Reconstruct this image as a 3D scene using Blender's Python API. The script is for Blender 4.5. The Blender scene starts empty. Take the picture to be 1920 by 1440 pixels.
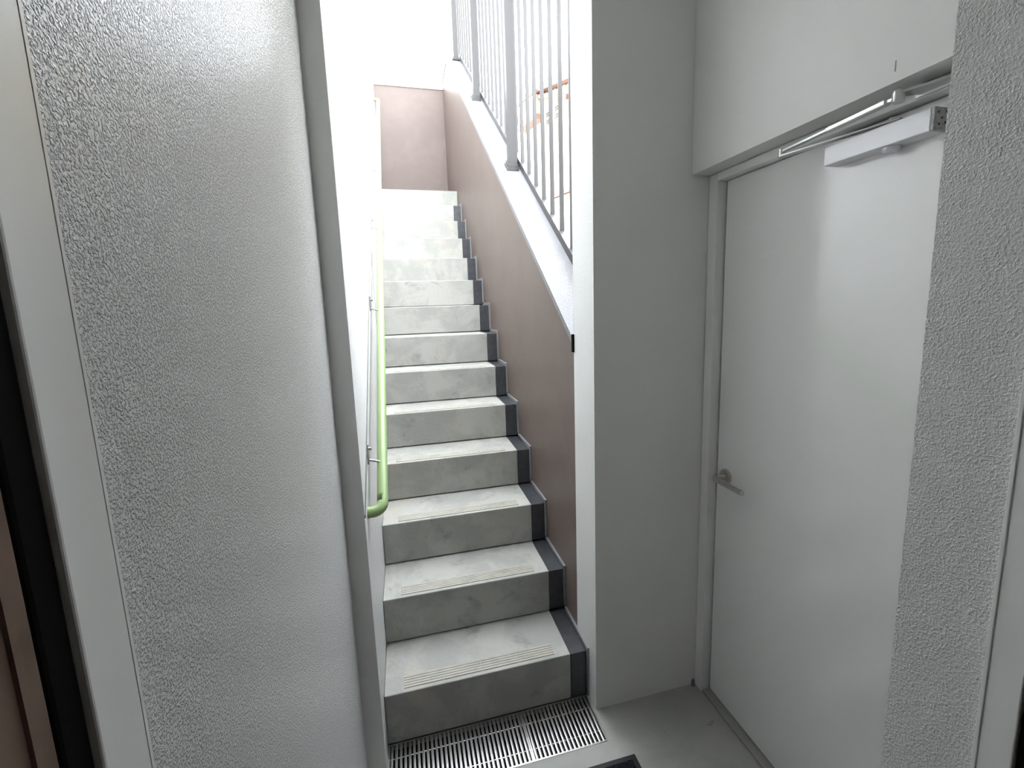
import bpy, bmesh, math, random
from mathutils import Vector, Matrix
random.seed(7)
scene = bpy.context.scene
col = scene.collection

# ------------------------------------------------------------------ camera
F_PX, PITCH, YAW, ROLL, CAM_Z, CX, CY = 851.94, -8.5716, 14.3287, -1.7381, 1.5183, 979.69, 698.33
yw, pt, rl = (math.radians(a) for a in (YAW, PITCH, ROLL))
fw = Vector((math.sin(yw)*math.cos(pt), math.cos(yw)*math.cos(pt), math.sin(pt)))
rt = Vector((math.cos(yw), -math.sin(yw), 0)); up = rt.cross(fw)
Rv = math.cos(rl)*rt + math.sin(rl)*up
Uv = -math.sin(rl)*rt + math.cos(rl)*up
cam = bpy.data.cameras.new('camera'); cam_ob = bpy.data.objects.new('camera', cam); col.objects.link(cam_ob)
cam.sensor_fit = 'HORIZONTAL'; cam.sensor_width = 36; cam.lens = 36*F_PX/1920
cam.shift_x = -(CX-960)/1920; cam.shift_y = -(720-CY)/1920
cam.clip_start = .02; cam.clip_end = 200
cam_ob.matrix_world = Matrix(((Rv.x, Uv.x, -fw.x, 0), (Rv.y, Uv.y, -fw.y, 0), (Rv.z, Uv.z, -fw.z, CAM_Z), (0, 0, 0, 1)))
scene.camera = cam_ob

# ------------------------------------------------------------------ sky and exposure
world = bpy.data.worlds.new('overcast_sky'); scene.world = world; world.use_nodes = True
bg = world.node_tree.nodes['Background']
bg.inputs['Color'].default_value = (.90, .95, 1, 1); bg.inputs['Strength'].default_value = 1.0
vs = scene.view_settings
vs.view_transform = 'Standard'; vs.look = 'None'; vs.gamma = 1; vs.use_curve_mapping = False
vs.exposure = 3.9

# ------------------------------------------------------------------ materials
def mat(name, color, rough=.5, metal=0, spec=.5, noise=None, bump=None, coat=0):
    """noise: (scale, second colour, low, high, detail)   bump: list of (kind, scale, height m, low, high)"""
    m = bpy.data.materials.new(name); m.use_nodes = True
    nt = m.node_tree; b = nt.nodes['Principled BSDF']
    b.inputs['Base Color'].default_value = (*color, 1)
    b.inputs['Roughness'].default_value = rough; b.inputs['Metallic'].default_value = metal
    b.inputs['Specular IOR Level'].default_value = spec; b.inputs['Coat Weight'].default_value = coat
    geo = nt.nodes.new('ShaderNodeNewGeometry')
    if noise:
        prev = None
        for (sc, c2, lo, hi, det) in (noise if isinstance(noise, list) else [noise]):
            n = nt.nodes.new('ShaderNodeTexNoise'); n.inputs['Scale'].default_value = sc; n.inputs['Detail'].default_value = det
            n.inputs['Roughness'].default_value = .6; n.inputs['Distortion'].default_value = .4
            nt.links.new(geo.outputs['Position'], n.inputs['Vector'])
            r = nt.nodes.new('ShaderNodeMapRange'); r.inputs['From Min'].default_value = lo; r.inputs['From Max'].default_value = hi
            r.interpolation_type = 'SMOOTHSTEP'
            nt.links.new(n.outputs['Fac'], r.inputs['Value'])
            x = nt.nodes.new('ShaderNodeMix'); x.data_type = 'RGBA'
            x.inputs[6].default_value = (*color, 1); x.inputs[7].default_value = (*c2, 1)
            if prev: nt.links.new(prev, x.inputs[6])
            nt.links.new(r.outputs['Result'], x.inputs[0]); prev = x.outputs[2]
        nt.links.new(prev, b.inputs['Base Color'])
    if bump:
        prev = None
        for (kind, sc, hgt, lo, hi) in bump:
            if kind == 'noise':
                n = nt.nodes.new('ShaderNodeTexNoise'); n.inputs['Scale'].default_value = sc; n.inputs['Detail'].default_value = 2.5
                n.inputs['Roughness'].default_value = .55; n.inputs['Distortion'].default_value = .3; out = n.outputs['Fac']
            else:
                n = nt.nodes.new('ShaderNodeTexVoronoi'); n.feature = 'SMOOTH_F1'; n.inputs['Scale'].default_value = sc; out = n.outputs['Distance']
            nt.links.new(geo.outputs['Position'], n.inputs['Vector'])
            r = nt.nodes.new('ShaderNodeMapRange'); r.inputs['From Min'].default_value = lo; r.inputs['From Max'].default_value = hi
            r.interpolation_type = 'SMOOTHSTEP'
            nt.links.new(out, r.inputs['Value'])
            bp = nt.nodes.new('ShaderNodeBump'); bp.inputs['Strength'].default_value = 1; bp.inputs['Distance'].default_value = hgt
            nt.links.new(r.outputs['Result'], bp.inputs['Height'])
            if prev: nt.links.new(prev, bp.inputs['Normal'])
            prev = bp.outputs['Normal']
        nt.links.new(prev, b.inputs['Normal'])
    return m

M = {}
M['plaster'] = mat('sprayed_white_plaster', (.82, .82, .81), .24, spec=.5,
                   bump=[('noise', 350, .0019, .42, .70)])
M['plaster_stair'] = mat('sprayed_white_plaster_stair', (.82, .82, .81), .5, spec=.3, bump=[('noise', 300, .0022, .42, .70)])
M['plaster_right'] = mat('sprayed_white_plaster_sparse', (.82, .82, .81), .30, spec=.5,
                   bump=[('noise', 300, .0017, .36, .80), ('noise', 700, .0001, .3, .7)])
M['fine_plaster'] = mat('fine_white_plaster', (.82, .82, .81), .5, bump=[('noise', 260, .0006, .4, .66)])
M['paint'] = mat('smooth_offwhite_paint', (.78, .78, .76), .45, bump=[('noise', 300, .00012, .3, .7)])
M['door'] = mat('door_paint', (.84, .84, .825), .13, spec=1.0, bump=[('noise', 260, .00003, .3, .7)])
M['frame'] = mat('frame_paint', (.84, .84, .825), .28, spec=.5)
M['concrete'] = mat('trowelled_concrete', (.37, .37, .345), .6, spec=.3,
                    noise=[(5, (.45, .447, .415), .42, .60, 5), (9, (.29, .29, .276), .56, .74, 5), (3.4, (.455, .435, .38), .54, .72, 5)],
                    bump=[('noise', 60, .0006, .3, .7)])
M['grip'] = mat('moulded_grip_strip', (.46, .44, .385), .6, spec=.3, noise=(20, (.40, .39, .35), .45, .65, 3))
M['coating'] = mat('dark_waterproof_coating', (.050, .052, .059), .30, spec=.5, noise=(30, (.065, .067, .074), .4, .6, 3))
M['coating_edge'] = mat('coating_upstand', (.25, .25, .26), .4)
M['floor'] = mat('porch_floor_mortar', (.40, .40, .375), .5, spec=.35, noise=[(5, (.45, .445, .42), .4, .65, 4)], bump=[('noise', 90, .0003, .3, .7)])
M['channel'] = mat('drain_channel_shaded_grime', (.09, .088, .08), .8)  # grime tone with shade painted in, keeps gaps between the grate bars black
M['brown'] = mat('brown_wall_coating', (.150, .113, .100), .42, spec=.4, noise=(4, (.165, .125, .11), .4, .65, 3), bump=[('noise', 240, .0003, .35, .65)])
M['coping'] = mat('pale_grey_coping', (.24, .24, .26), .34, spec=.5, bump=[('noise', 230, .0022, .42, .68)])
M['cap'] = mat('back_wall_cap', (.62, .58, .5), .5)
M['rail_metal'] = mat('grey_bronze_railing', (.05, .047, .046), .4, spec=.4)
M['steel'] = mat('brushed_stainless', (.68, .67, .66), .30, metal=1)
M['bracket'] = mat('handrail_bracket_metal', (.42, .41, .4), .35, metal=.8)
M['alu'] = mat('silver_aluminium', (.62, .62, .61), .30, metal=.85)
M['closer'] = mat('closer_body_silver', (.72, .72, .745), .38, metal=.25, bump=[('noise', 500, .00004, .3, .7)])
M['closer_end'] = mat('closer_cast_end', (.42, .42, .41), .5, metal=.4, noise=(120, (.30, .30, .29), .5, .6, 2))
M['nickel'] = mat('satin_nickel', (.50, .48, .43), .32, metal=.9)
M['green'] = mat('green_vinyl_handrail', (.31, .43, .19), .32, spec=.5)
M['seal'] = mat('grey_joint_seal', (.15, .145, .14), .6)
M['black'] = mat('black_rubber', (.004, .004, .004), .9, spec=.1)
M['wood'] = mat('brown_wood_grain', (.13, .082, .058), .5, noise=[(14, (.19, .13, .095), .4, .65, 5)])
M['mat_pile'] = mat('navy_black_mat_pile', (.018, .020, .028), .95, spec=.1, noise=(160, (.045, .05, .066), .45, .65, 3), bump=[('noise', 500, .003, .3, .7)])
M['mat_edge'] = mat('black_mat_rubber_edge', (.012, .012, .013), .6)
M['cream'] = mat('cream_siding', (.52, .43, .26), .6, noise=(1.5, (.56, .47, .31), .4, .6, 2))
M['brown_trim'] = mat('brown_house_trim', (.16, .085, .07), .5)
M['dark'] = mat('dark_vent_slat', (.03, .025, .025), .6)
M['pipe'] = mat('pale_pinkish_pipe', (.34, .27, .26), .5)
M['white_room'] = mat('room_wall_paper', (.8, .79, .76), .7)
M['room_floor'] = mat('room_floor_boards', (.35, .24, .16), .45)
M['asphalt'] = mat('asphalt', (.18, .18, .18), .8, noise=(30, (.22, .22, .22), .4, .6, 4))
M['scrap'] = mat('grey_scrap', (.33, .33, .31), .7)

# ------------------------------------------------------------------ helpers
class MB:
    def __init__(s): s.bm = bmesh.new()
    def box(s, x0, x1, y0, y1, z0, z1, bev=0, seg=2):
        bm = s.bm
        r = bmesh.ops.create_cube(bm, size=1, matrix=Matrix.LocRotScale(((x0+x1)/2, (y0+y1)/2, (z0+z1)/2), None, (x1-x0, y1-y0, z1-z0)))
        if bev:
            es = list({e for v in r['verts'] for e in v.link_edges})
            bmesh.ops.bevel(bm, geom=es, offset=bev, segments=seg, profile=.5, affect='EDGES')
        return s
    def obox(s, c, ax, ay, az, bev=0):
        """oriented box: centre and three half-axis vectors"""
        c, ax, ay, az = Vector(c), Vector(ax), Vector(ay), Vector(az)
        m = Matrix(((ax.x*2, ay.x*2, az.x*2, c.x), (ax.y*2, ay.y*2, az.y*2, c.y), (ax.z*2, ay.z*2, az.z*2, c.z), (0, 0, 0, 1)))
        r = bmesh.ops.create_cube(s.bm, size=1, matrix=m)
        if bev:
            es = list({e for v in r['verts'] for e in v.link_edges})
            bmesh.ops.bevel(s.bm, geom=es, offset=bev, segments=2, profile=.5, affect='EDGES')
        return s
    def prism(s, pts, a0, a1, axis='X'):
        """extrude a polygon; axis X: pts are (y,z); axis Y: (x,z); axis Z: (x,y)"""
        def P(p, a): return {'X': (a, p[0], p[1]), 'Y': (p[0], a, p[1]), 'Z': (p[0], p[1], a)}[axis]
        A = [s.bm.verts.new(P(p, a0)) for p in pts]; B = [s.bm.verts.new(P(p, a1)) for p in pts]
        s.bm.faces.new(A[::-1]); s.bm.faces.new(B)
        n = len(pts)
        for i in range(n): s.bm.faces.new((A[i], A[(i+1) % n], B[(i+1) % n], B[i]))
        bmesh.ops.recalc_face_normals(s.bm, faces=s.bm.faces[:])
        return s
    def tube(s, pts, r, n=16, cap=True):
        pts = [Vector(p) for p in pts]; rings = []
        rs = r if isinstance(r, (list, tuple)) else [r]*len(pts)
        ref = None
        for i, p in enumerate(pts):
            t = (pts[min(i+1, len(pts)-1)] - pts[max(i-1, 0)]).normalized()
            if ref is None: ref = t.orthogonal().normalized()
            ref = (ref - t*ref.dot(t)).normalized(); bi = t.cross(ref)
            rings.append([s.bm.verts.new(p + rs[i]*(math.cos(a)*ref + math.sin(a)*bi)) for a in (2*math.pi*k/n for k in range(n))])
        for a, b in zip(rings, rings[1:]):
            for k in range(n):
                f = s.bm.faces.new((a[k], a[(k+1) % n], b[(k+1) % n], b[k])); f.smooth = True
        if cap:
            for fc in (s.bm.faces.new(rings[0][::-1]), s.bm.faces.new(rings[-1])):
                for e in fc.edges: e.smooth = False
        return s
    def build(s, name, m, parent=None, bymat=None, smooth=False):
        me = bpy.data.meshes.new(name); 
        bmesh.ops.recalc_face_normals(s.bm, faces=s.bm.faces[:])
        s.bm.to_mesh(me); s.bm.free()
        me.materials.append(m)
        if bymat:
            for fn, mm in bymat:
                me.materials.append(mm); k = len(me.materials)-1
                for p in me.polygons:
                    if fn(p): p.material_index = k
        if smooth:
            for p in me.polygons: p.use_smooth = True
        o = bpy.data.objects.new(name, me); col.objects.link(o)
        if parent: o.parent = parent
        return o
def tag(o, label, cat=None, group=None, kind=None):
    o['label'] = label
    if cat: o['category'] = cat
    if group: o['group'] = group
    if kind: o['kind'] = kind
    return o
def empty(name, label, cat, kind=None, group=None):
    o = bpy.data.objects.new(name, None); col.objects.link(o); o.empty_display_size = .1
    return tag(o, label, cat, group, kind)
def arc(c, u, v, r, a0, a1, n=10):
    c, u, v = Vector(c), Vector(u), Vector(v)
    return [c + r*(math.cos(a)*u + math.sin(a)*v) for a in (math.radians(a0+(a1-a0)*i/n) for i in range(n+1))]
def share(o, name, parent, loc=None):
    c = bpy.data.objects.new(name, o.data); col.objects.link(c); c.parent = parent
    if loc is not None: c.location = loc
    return c

# ------------------------------------------------------------------ dimensions (metres)
H, D, Y1 = .19, .2563, 1.4703          # riser, going, first riser
XL, XC, XS = -.154, .531, .604         # stair wall left, end of concrete, stair wall right
XN = -.211                             # near left wall
YF, YS, YP, YPB = .363, 1.373, 1.397, 1.583   # door frame, strip, pillar front, pillar back
XH, XR = .96, .711                     # header wall over inner door, right reveal
CEIL = 2.62
SL = .741
def cz(y): return 1.415 + SL*(y-1.62)  # top of the brown balustrade wall
YB = 5.645                             # brown wall at the landing
YBEND = 5.2

# ================================================================== the setting
S = 'structure'
w = MB().box(-.45, XN, YF, YS-.001, 0, CEIL).build('wall_left', M['paint'], bymat=[(lambda p: p.normal.x > .5, M['plaster'])])
tag(w, 'white sprayed-plaster wall between the entrance door frame and the grey corner strip', 'wall', kind=S)

w = MB().box(-.45, XL, YS, 7.2, -.2, 6.2).build('wall_stair_left', M['paint'], bymat=[(lambda p: p.normal.x > .5, M['plaster_stair'])])
tag(w, 'tall white sprayed-plaster wall along the stairs behind the green handrail', 'wall', kind=S)
# sloping joint line parallel to the handrail and a vertical control joint
j = MB(); y0, y1 = YS+.002, 5.5; off = .985-SL*1.5
j.prism([(y0, off+SL*y0), (y1, off+SL*y1), (y1, off+SL*y1+.010), (y0, off+SL*y0+.010)], XL, XL+.003)
j.build('joint_strip', M['seal'], w)
MB().box(XL, XL+.0012, 2.755, 2.760, 1.0, 6.2).build('control_joint', M['seal'], w)

w = MB().box(XS, 1.3, YP, YPB, 0, CEIL).build('wall_pillar', M['paint'], bymat=[(lambda p: p.normal.x < -.5, M['fine_plaster'])])
tag(w, 'white pillar wall between the stairs and the inner door', 'wall', kind=S)

w = MB().box(XH, 1.3, .481, YP-.001, 1.925, CEIL).build('wall_header', M['paint'])
tag(w, 'off-white wall above the inner door recess', 'wall', kind=S)
MB().box(XH-.0006, XH, .746, .7485, 1.945, 1.965).build('scuff_mark', M['scrap'], w)

w = MB().box(XR, 1.3, YF, .48, 0, CEIL).build('wall_right', M['paint'], bymat=[(lambda p: p.normal.x < -.5, M['plaster_right'])])
tag(w, 'sprayed-plaster wall end beside the right side of the entrance frame', 'wall', kind=S)

w = MB().box(1.105, 1.3, .481, YP-.001, 0, 1.924).build('wall_behind_door', M['paint'])
tag(w, 'plain wall closing the inner door recess', 'wall', kind=S)

w = MB().box(XN+.001, XR-.001, YF, .48, 2.05, CEIL).build('wall_front', M['paint'])
tag(w, 'white wall above the entrance door frame', 'wall', kind=S)

w = MB().box(-.45, 1.3, YF+.0, YPB, CEIL+.001, CEIL+.2).build('ceiling', M['paint'])
tag(w, 'plain white porch ceiling', 'ceiling', kind=S)

# porch floor with the drain channel let into it
GY0, GY1, GX0, GX1 = 1.270, 1.466, XL+.002, .594
fl = MB()
fl.box(-.45, 1.3, .25, GY0, -.15, 0)
fl.box(GX1, 1.3, GY0, YPB, -.15, 0)
fl.box(-.45, GX0, GY0, YPB, -.15, 0)
w = fl.build('floor', M['floor']); tag(w, 'grey mortar porch floor', 'floor', kind=S)
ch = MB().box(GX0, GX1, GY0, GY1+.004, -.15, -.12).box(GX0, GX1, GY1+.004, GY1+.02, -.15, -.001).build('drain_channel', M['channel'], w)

# brown balustrade wall
bw = MB().prism([(YPB+.001, -.2), (YB+.15, -.2), (YB+.15, cz(YBEND)-.028), (YBEND, cz(YBEND)-.028), (YPB+.001, cz(YPB)-.028)], XS+.002, .85)
w = bw.build('wall_stair_right', M['brown']); tag(w, 'brown coated balustrade wall rising beside the stairs', 'wall', kind=S)
cp = MB().prism([(YPB+.002, cz(YPB)-.028), (YPB+.002, cz(YPB)), (YBEND, cz(YBEND)), (YB+.15, cz(YBEND)), (YB+.15, cz(YBEND)-.028), (YBEND, cz(YBEND)-.028)], XS-.004, .86)
tag(cp.build('coping', M['coping'], w), 'pale grey speckled sloping coping')
tag(MB().box(XS-.007, XS+.001, 1.576, 1.592, 1.335, 1.402, .002).build('end_cap', M['black'], w), 'small dark end cap under the coping')

w = MB().box(XL+.001, XS+.001, YB, YB+.15, 2.3, 3.955).build('wall_back', M['brown'])
tag(w, 'brown coated wall closing the top of the stairs', 'wall', kind=S)
tag(MB().box(XL+.001, XS+.001, YB-.012, YB+.16, 3.956, 3.985, .004).build('cap_strip', M['cap'], w), 'pale beige cap strip')

# the room behind the camera and the ground outside
rm = MB()
rm.box(-1.5, 2.0, -2.6, -2.5, 0, 2.5); rm.box(-1.6, -1.5, -2.6, .25, 0, 2.5); rm.box(2.0, 2.1, -2.6, .25, 0, 2.5)
rm.box(-1.5, -.36, .15, .25, 0, 2.5); rm.box(.86, 2.0, .15, .25, 0, 2.5); rm.box(-.36, .86, .15, .25, 2.06, 2.5)
tag(rm.build('wall_room', M['white_room']), 'plain walls of the room inside the entrance', 'wall', kind=S)
tag(MB().box(-1.6, 2.1, -2.6, .25, 2.501, 2.6).build('ceiling_room', M['white_room']), 'plain ceiling of the room inside the entrance', 'ceiling', kind=S)
tag(MB().box(-1.6, 2.1, -2.6, .249, -.15, 0).build('floor_room', M['room_floor']), 'brown floor of the room inside the entrance', 'floor', kind=S)
tag(MB().box(.861, 30, 1.584, 40, .9, 1.2).build('ground', M['asphalt']), 'asphalt ground outside beyond the balustrade', 'ground', kind=S)

# ================================================================== entrance door frame round the camera
df = empty('door_2', 'white steel entrance door frame with black gasket and brown wood lining', 'door frame', S)
MB().box(-.36, XN+.003, .318, YF-.001, 0, 2.05, .0015).build('frame_jamb', M['frame'], df)
MB().box(XR-.003, .86, .328, YF-.001, 0, 2.05, .0015).build('frame_jamb', M['frame'], df)
MB().box(XN+.004, XR-.004, .318, YF-.001, 2.0, 2.049, .0015).build('frame_head', M['frame'], df)
tag(MB().box(-.36, XN-.001, .294, .3175, 0, 2.05, .003).build('gasket', M['black'], df), 'black rubber gasket')
tag(MB().box(XR+.001, .86, .30, .3275, 0, 2.05, .003).build('gasket', M['black'], df), 'black rubber gasket')
tag(MB().box(-.36, XN-.002, .2505, .2935, 0, 2.05, .002).box(XN-.002, XN+.0005, .276, .281, 0, 2.05).build('lining', M['wood'], df), 'brown wood lining')
tag(MB().box(XR+.002, .86, .2505, .2995, 0, 2.05, .002).build('lining', M['wood'], df), 'brown wood lining')
MB().box(XR-.0045, XR-.0008, YF-.001, YF+.004, 0, 2.05, .001).build('sealant_bead', M['frame'], df)
MB().box(XN+.0008, XN+.003, YF-.001, YF+.002, 0, 2.05).build('sealant_bead', M['frame'], df)

# ================================================================== staircase
st = empty('staircase', 'straight flight of fourteen grey concrete steps with a dark coated edge strip', 'staircase', S)
base = MB()
prof = [(Y1+.06, -.05)]
for k in range(14):
    prof += [(Y1+.06+k*D, k*H-.02), (Y1+.06+k*D, (k+1)*H-.03)]
prof += [(YB-.002, 14*H-.03), (YB-.002, -.05)]
base.prism(prof[1:] + [(Y1+.06, -.05)], XL+.002, XS-.001)
base.build('stair_core', M['concrete'], st)
seg_x = [-.085, .055, .195, .335, .478]
def grip_mesh():
    b = MB(); wd = seg_x[1]-seg_x[0]-.003
    b.box(0, wd, 0, .058, 0, .0008)
    for i in range(5): b.box(0, wd, .0006+i*.0116, .0006+i*.0116+.0092, .0008, .0030)
    return b
gproto = None
for k in range(1, 15):
    yk = Y1+(k-1)*D; last = k == 14
    y_end = YB-.001 if last else yk+D+.03
    z0 = (k-1)*H + (.0 if k == 1 else .005)
    s = MB().box(XL+.001, XS if last else XC, yk, y_end, z0, k*H, .0035)
    so = s.build('step', M['concrete'], st)
    if not last:
        e = MB().box(XC+.001, XS-.008, yk+.003, y_end, z0, k*H-.003, .002)
        eo = e.build('edge_strip', M['coating'], so)
        ups = MB().box(XS-.0078, XS+.0015, yk-.009, yk+.010, (k-1)*H+.018 if k > 1 else 0, k*H+.016, .001)
        ups.box(XS-.0078, XS+.0015, yk+.0101, yk+D-.0091, k*H-.003, k*H+.016, .001)
        if k > 1: ups.bm.verts.ensure_lookup_table()
        ups.build('edge_upstand', M['coating_edge'], so)
        for i in range(4):
            if gproto is None:
                gproto = grip_mesh().build('grip_strip', M['grip'], so); gproto.location = (seg_x[i], yk+.016, k*H-.0003)
            else:
                share(gproto, 'grip_strip', so, (seg_x[i], yk+.016, k*H-.0003))

# ================================================================== drain gratings
def grating(x0, x1, label):
    g = empty('drain_grate', label, 'grate', group='drain grates at the foot of the stairs')
    b = MB(); t = .005
    b.box(x0, x0+t, GY0, GY1, -.018, .0015); b.box(x1-t, x1, GY0, GY1, -.018, .0015)
    b.box(x0+t, x1-t, GY0, GY0+.005, -.018, .0015); b.box(x0+t, x1-t, GY1-.005, GY1, -.018, .0015)
    b.build('grate_frame', M['steel'], g)
    n = round((x1-x0-2*t)/.0148); p = (x1-x0-2*t)/n
    bar = None
    for i in range(n):
        xc = x0+t+p*(i+.5)
        if bar is None:
            bar = MB().prism([(-.0046, -.0004), (-.0038, .0010), (-.0006, .0014), (.0006, .0014), (.0038, .0010), (.0046, -.0004), (.0016, -.016), (-.0016, -.016)], GY0+.0052, GY1-.0052, 'Y').build('grate_bar', M['steel'], g)
            bar.location = (xc, 0, 0)
        else: share(bar, 'grate_bar', g, (xc, 0, 0))
    for y in (GY1-.052, GY0+.046):
        MB().tube([(x0+t, y, -.004), (x1-t, y, -.004)], .0024, 8).build('cross_rod', M['steel'], g)
    return g
grating(GX0+.001, .3245, 'longer stainless steel drain grate against the left stair wall')
grating(.3255, GX1-.001, 'shorter stainless steel drain grate beside the white pillar')

# ================================================================== green handrail
HX, HR = -.107, .0175
def hz(y): return .9 + SL*(y-1.5)
hr = empty('handrail', 'green vinyl handrail on metal brackets along the white stair wall', 'handrail')
dirv = Vector((0, 1, SL)).normalized()
a = Vector((HX, 1.485, hz(1.485))); b_ = Vector((HX, 5.12, hz(5.12)))
MB().tube([a, b_], HR, 20).build('rail_tube', M['green'], hr)
def bend(p, d_in, d_out, r, n=10):
    """quarter bend starting at p heading d_in and leaving along d_out"""
    c = p + d_out*r
    return [c - d_out*r*math.cos(t) + d_in*r*math.sin(t) for t in (math.pi/2*i/n for i in range(n+1))]
for p, di, nm in ((a, -dirv, 'lower_elbow'), (b_, dirv, 'upper_elbow')):
    pts = [p - di*.030, p] + bend(p, di, Vector((-1, 0, 0)), .030)
    pts.append(Vector((XL+.0005, pts[-1].y, pts[-1].z)))
    MB().tube(pts, HR*1.03, 20).build(nm, M['green'], hr)
for i, y in enumerate((1.60, 2.30, 2.95, 3.65, 4.75)):
    zc = hz(y); zp = zc+.048
    bk = MB().obox((XL+.003, y, zp), (.003, 0, 0), (0, .010, 0), (0, 0, .036), .002).build('bracket', M['bracket'], hr)
    MB().tube([(XL+.006, y, zp+.018), (XL+.016, y, zp+.018)], .0055, 10).build('screw', M['bracket'], bk)
    MB().tube([(XL+.006, y, zp-.022), (XL+.026, y, zp-.028), (HX, y, zp-.034), (HX, y, zc)], .0042, 10).build('arm', M['bracket'], bk)

# ================================================================== inner door on the right
XD = 1.06; DT = 1.897; DY0, DY1 = .545, 1.353
d1 = empty('door_1', 'flush white painted door with lever handle and overhead closer', 'door', S)
XFR = 1.026
fr = MB()
MB().box(XFR, 1.1045, DY1+.002, YP-.0015, .0, 1.9235, .002).build('frame_jamb', M['frame'], d1)
MB().box(XFR, 1.1045, .4815, DY0-.002, .0, 1.9235, .002).build('frame_jamb', M['frame'], d1)
MB().box(XFR, 1.1045, DY0-.0015, DY1+.0015, DT+.002, 1.9235, .002).build('frame_head', M['frame'], d1)
tag(MB().box(XFR+.004, 1.1045, DY0-.0015, DY1+.0015, .0005, .010, .002).build('threshold', M['scrap'], d1), 'grey door threshold')
leaf = MB().box(XD, 1.10, DY0, DY1-.0045, .014, DT, .002).build('door_leaf', M['door'], d1)
# lever handle
ry, rz = 1.300, .898
tag(MB().tube([(XD-.0005, ry, rz), (XD-.007, ry, rz), (XD-.009, ry, rz)], [.026, .026, .0245], 28).build('handle_rose', M['nickel'], leaf), 'round satin nickel rose')
lv = MB(); hx = XD-.052
p0 = Vector((XD-.009, ry, rz)); p1 = Vector((hx+.010, ry, rz))
pts = [p0, p1] + arc((hx+.010, ry-.010, rz), (0, 1, 0), (-1, 0, 0), .010, 0, 90, 6) + [Vector((hx, ry-.138, rz))]
lv.tube(pts, .0095, 16)
tag(lv.build('handle_lever', M['nickel'], leaf), 'satin nickel lever')
# overhead closer
CXF = 1.017
clb = MB().box(CXF, XD-.0005, .7145, .948, 1.828, 1.872, .0018).build('door_closer', M['closer'], d1)
tag(clb, 'silver box-shaped overhead door closer')
tag(MB().box(CXF+.0005, XD-.001, .7085, .7143, 1.8285, 1.8715, .001).build('end_plate', M['closer_end'], clb), 'mottled grey cast end plate')
vs_ = MB()
for (dx, dz) in ((.010, .034), (.020, .024), (.032, .036), (.014, .012), (.030, .016)):
    vs_.tube([(CXF+dx, .7086, 1.828+dz), (CXF+dx, .7078, 1.828+dz)], .0022, 10)
vs_.build('valve_screw', M['dark'], clb)
MB().tube([(1.038, .803, 1.8275), (1.038, .803, 1.8215), (1.038, .803, 1.817)], [.0165, .0165, .013], 20).build('pinion_cap', M['closer'], clb)
MB().tube([(1.038, .803, 1.8725), (1.038, .803, 1.8865)], .009, 14).build('pinion_shaft', M['alu'], clb)
def bar(p, q, half_w, half_t, name, m, par, bev=.001):
    p, q = Vector(p), Vector(q); t = (q-p); L = t.length/2; t.normalize()
    zz = Vector((0, 0, 1)); sd = t.cross(zz).normalized(); zz = sd.cross(t)
    return MB().obox((p+q)/2, t*L, sd*half_w, zz*half_t, bev).build(name, m, par)
EL = Vector((.985, 1.045, 1.880))
low = bar((1.040, .785, 1.879), EL, .0095, .0022, 'lower_arm', M['alu'], clb)
MB().tube([EL+Vector((0, 0, -.003)), EL+Vector((0, 0, .017))], .0095, 18).build('elbow_pivot', M['alu'], clb)
KN = Vector((.975, .748, 1.900))
E2 = EL+Vector((0, 0, .011))
mid = E2.lerp(KN, .46)
bar(E2, mid+(KN-E2)*.05, .0062, .0030, 'arm_rod', M['alu'], clb)
bar(mid, E2.lerp(KN, .93), .0085, .0052, 'arm_sleeve', M['alu'], clb, .0022)
bar(E2.lerp(KN, .90), KN, .0045, .0035, 'arm_tongue', M['alu'], clb)
MB().tube([KN+Vector((0, 0, -.010)), KN+Vector((0, 0, -.008)), KN+Vector((0, 0, .011)), KN+Vector((0, 0, .013))], [.0085, .011, .011, .0095], 20).build('knuckle', M['alu'], clb)
sh = MB().prism([(KN.x-.006, KN.y-.004), (KN.x+.010, KN.y+.004), (XFR-.0005, .735), (XFR-.0005, .600), (XFR-.012, .600), (XFR-.026, .655)], 1.9040, 1.9085, 'Z')
sh.box(XFR-.006, XFR-.0005, .590, .750, 1.9010, 1.9230, .001)
sh.build('arm_shoe', M['alu'], clb)

# ================================================================== doormat
dm = empty('doormat', 'dark navy doormat with black rubber edge on the porch floor', 'doormat')
MX0, MX1, MY0, MY1 = -.12, .657, .62, 1.200
tag(MB().box(MX0, MX1, MY0, MY1, .0003, .005, .002).build('mat_base', M['mat_edge'], dm), 'black rubber edge')
MB().box(MX0+.018, MX1-.018, MY0+.018, MY1-.018, .0051, .0095, .002).build('mat_pile', M['mat_pile'], dm)

# small litter on the porch floor
sc = MB().prism([(.958, 1.226), (.975, 1.221), (.992, 1.231), (.990, 1.236), (.972, 1.232)], .0003, .0022, 'Z')
tag(sc.build('floor_scrap', M['scrap']), 'small grey scrap lying on the porch floor by the door threshold', 'scrap')
bl = MB(); 
bl.tube([(1.014, 1.3895, .0005), (1.013, 1.388, .012), (1.015, 1.390, .022), (1.017, 1.3905, .027)], [.0075, .0065, .0055, .002], 10)
tag(bl.build('sealant_blob', M['seal']), 'grey sealant blob in the floor corner beside the door frame', 'blob')

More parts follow.
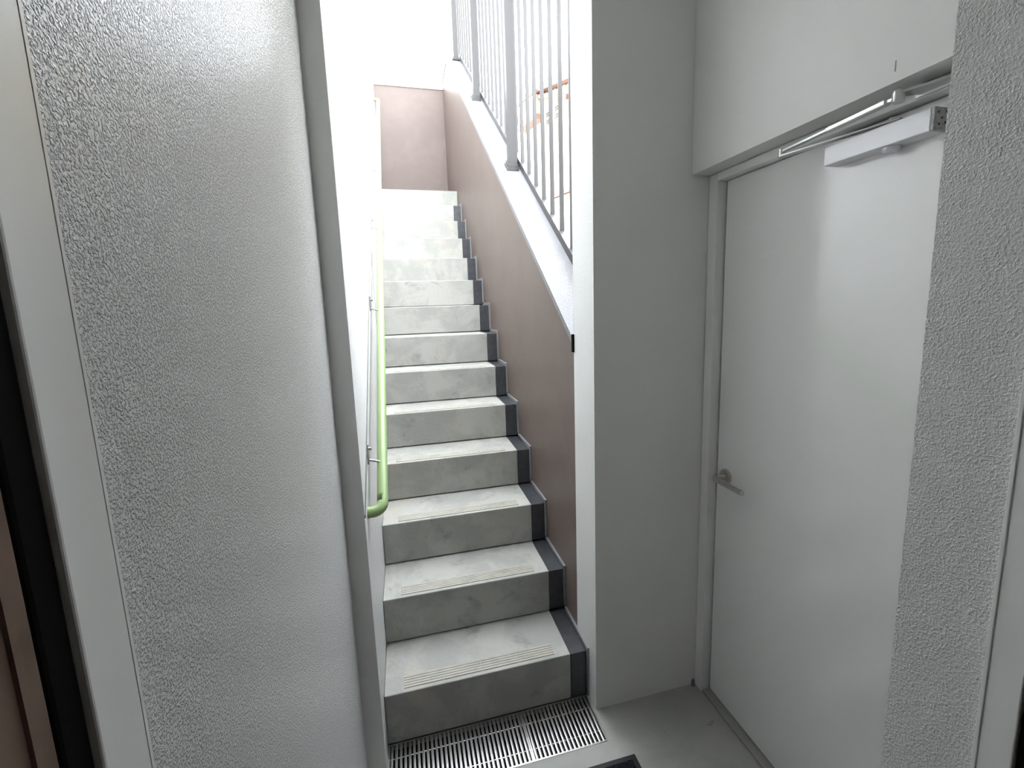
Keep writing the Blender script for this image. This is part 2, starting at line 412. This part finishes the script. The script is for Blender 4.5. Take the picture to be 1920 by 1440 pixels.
# ================================================================== balustrade railing
rg = empty('balustrade_railing', 'dark grey metal railing with square balusters on the sloping coping', 'railing')
RX0, RX1 = .747, .787
def rail_prof(lo, hi, y0, y1):
    return [(y0, cz(y0)+lo), (YBEND, cz(YBEND)+lo), (y1, cz(YBEND)+lo), (y1, cz(YBEND)+hi), (YBEND, cz(YBEND)+hi), (y0, cz(y0)+hi)]
YR0, YR1 = YPB+.012, YB+.12
MB().prism(rail_prof(.016, .060, YR0, YR1), RX0, RX1).build('bottom_rail', M['rail_metal'], rg)
MB().prism(rail_prof(1.20, 1.245, YR0, YR1), RX0-.005, RX1+.005).build('top_rail', M['rail_metal'], rg)
bal = None; y = 1.7305
def cy(y): return cz(min(y, YBEND))
BH = 1.139
while y < YR1:
    if bal is None:
        hb = .007
        bal = MB().prism([(-hb, -hb*SL), (hb, hb*SL), (hb, BH+hb*SL), (-hb, BH-hb*SL)], -.009, .009).build('baluster', M['rail_metal'], rg)
        bal.location = (.767, y, cy(y)+.0605)
    else: share(bal, 'baluster', rg, (.767, y, cy(y)+.0605))
    y += .1385
for y in (2.885, 4.065, 5.225):
    px = .712; zb = cy(y)
    po = MB().prism([(y-.025, zb-.010 if y < YBEND else zb+.001), (y+.025, zb+.028 if y < YBEND else zb+.001), (y+.025, zb+1.235), (y-.025, zb+1.235)], px-.026, px+.026).build('post', M['rail_metal'], rg)
    s_ = 0 if y > YBEND else SL
    sho = MB(); hh = .040
    sho.prism([(y-hh, zb-hh*s_+.001), (y+hh, zb+hh*s_+.001), (y+hh, zb+hh*s_+.014), (y-hh, zb-hh*s_+.014)], px-.042, px+.033)
    hh = .032
    sho.prism([(y-hh, zb-hh*s_+.0142), (y+hh, zb+hh*s_+.0142), (y+hh, zb+hh*s_+.034), (y-hh, zb-hh*s_+.034)], px-.034, px+.030)
    sho.build('post_shoe', M['rail_metal'], po)
pe = MB().box(.747, .787, YPB+.003, YPB+.0115, cz(YPB)+.02, cz(YPB)+1.245).build('end_post', M['rail_metal'], rg)

# ================================================================== downpipes behind the back wall
dp = MB().tube([(-.070, YB+.20, 2.0), (-.070, YB+.20, 6.1)], .030, 18).build('downpipe', M['pipe'])
tag(dp, 'thick pale pinkish downpipe rising behind the brown landing wall', 'pipe')
dp = MB().tube([(-.138, YB+.19, 2.0), (-.138, YB+.19, 6.1)], .013, 14).build('conduit_pipe', M['pipe'])
tag(dp, 'thin pale pipe close to the stair wall behind the brown landing wall', 'pipe')

# ================================================================== neighbouring house
A2 = Vector((2.26, 8.6)); B2 = Vector((2.66, 6.9)); tv = (B2-A2).normalized(); nv = Vector((tv.y, -tv.x))   # nv faces the stairs
if nv.x > 0: nv = -nv
hs = empty('neighbour_house', 'cream sided neighbour house with brown roof edge beyond the railing', 'house')
def HP(s, o, z): p = A2 + tv*s + nv*o; return (p.x, p.y, z)
def hbox(b, s0, s1, o0, o1, z0, z1):
    p = A2 + tv*((s0+s1)/2) + nv*((o0+o1)/2)
    return b.obox((p.x, p.y, (z0+z1)/2), (tv.x*(s1-s0)/2, tv.y*(s1-s0)/2, 0), (nv.x*(o1-o0)/2, nv.y*(o1-o0)/2, 0), (0, 0, (z1-z0)/2))
def top(s):
    if s < .6: return 4.72 + (5.02-4.72)*max(s, -.3)/.6
    return 5.02 - .19*(s-.6)
# body
body = MB(); outl = [(-.02, 1.2), (4.2, 1.2), (4.2, top(4.2)-.02), (.6, 5.0), (-.02, top(-.02)-.02)]
fa = [body.bm.verts.new(HP(s, -.03, z)) for s, z in outl]; fb = [body.bm.verts.new(HP(s, -3.2, z)) for s, z in outl]
body.bm.faces.new(fa); body.bm.faces.new(fb[::-1])
for i in range(5): body.bm.faces.new((fa[i], fa[(i+1) % 5], fb[(i+1) % 5], fb[i]))
body.build('house_body', M['cream'], hs)
s = 0.0
while s < 4.1:
    wd = .13
    b = MB(); v = []
    for (ss, o) in ((s, -.029), (s+wd-.014, -.029), (s+wd-.014, 0), (s, 0)):
        v.append((b.bm.verts.new(HP(ss, o, 3.31)), b.bm.verts.new(HP(ss, o, min(top(s), top(s+wd))-.02))))
    b.bm.faces.new([q[0] for q in v]); b.bm.faces.new([q[1] for q in v][::-1])
    for i in range(4): b.bm.faces.new((v[i][0], v[(i+1) % 4][0], v[(i+1) % 4][1], v[i][1]))
    b.build('siding_board', M['cream'], hs)
    b = MB(); hbox(b, s, s+wd-.014, -.029, .0, 1.25, 3.215); b.build('siding_board', M['cream'], hs)
    s += wd
b = MB(); hbox(b, -.02, 4.15, -.02, .03, 3.225, 3.300); b.build('trim_band', M['brown_trim'], hs)
# roof edge boards following the outline
def roof_edge(s0, z0, s1, z1, name):
    b = MB(); q = []
    for (ss, zz) in ((s0, z0), (s1, z1)):
        q.append([b.bm.verts.new(HP(ss, o, zz+d)) for (o, d) in ((.12, -.02), (.12, .085), (-.1, .11), (-.1, -.02))])
    for i in range(4): b.bm.faces.new((q[0][i], q[0][(i+1) % 4], q[1][(i+1) % 4], q[1][i]))
    b.bm.faces.new(q[0]); b.bm.faces.new(q[1][::-1])
    b.build(name, M['brown_trim'], hs)
roof_edge(-.06, top(0)-.03, .6, 5.02, 'roof_edge'); roof_edge(.6, 5.02, 4.2, top(4.2), 'roof_edge')
# small awning with brown upper and lower edge
aw = MB(); hbox(aw, .30, .88, .001, .16, 4.62, 4.92); aw = aw.build('awning', M['cream'], hs)
b = MB(); hbox(b, .28, .90, .001, .18, 4.53, 4.618); b.build('lower_edge', M['brown_trim'], aw)
b = MB(); hbox(b, .28, .92, .001, .18, 4.925, 4.975); b.build('upper_edge', M['brown_trim'], aw)
lip = MB(); pts = [HP(.75+i*.1, .02+.10*math.sin(math.pi*i/9), 4.93-.33*(i/9)) for i in range(10)]
lip.tube(pts, .040, 10).build('gutter', M['brown_trim'], hs)
for (s0, z0) in ((1.0, 4.40), (1.27, 4.40)):
    b = MB(); hbox(b, s0, s0+.10, .001, .012, z0, z0+.20); g = b.build('vent_grille', M['cream'], hs)
    for i in range(5):
        if i == 2: continue
        b = MB(); hbox(b, s0+.012, s0+.088, .0125, .022, z0+.015+i*.037, z0+.039+i*.037); b.build('vent_slat', M['dark'], g)
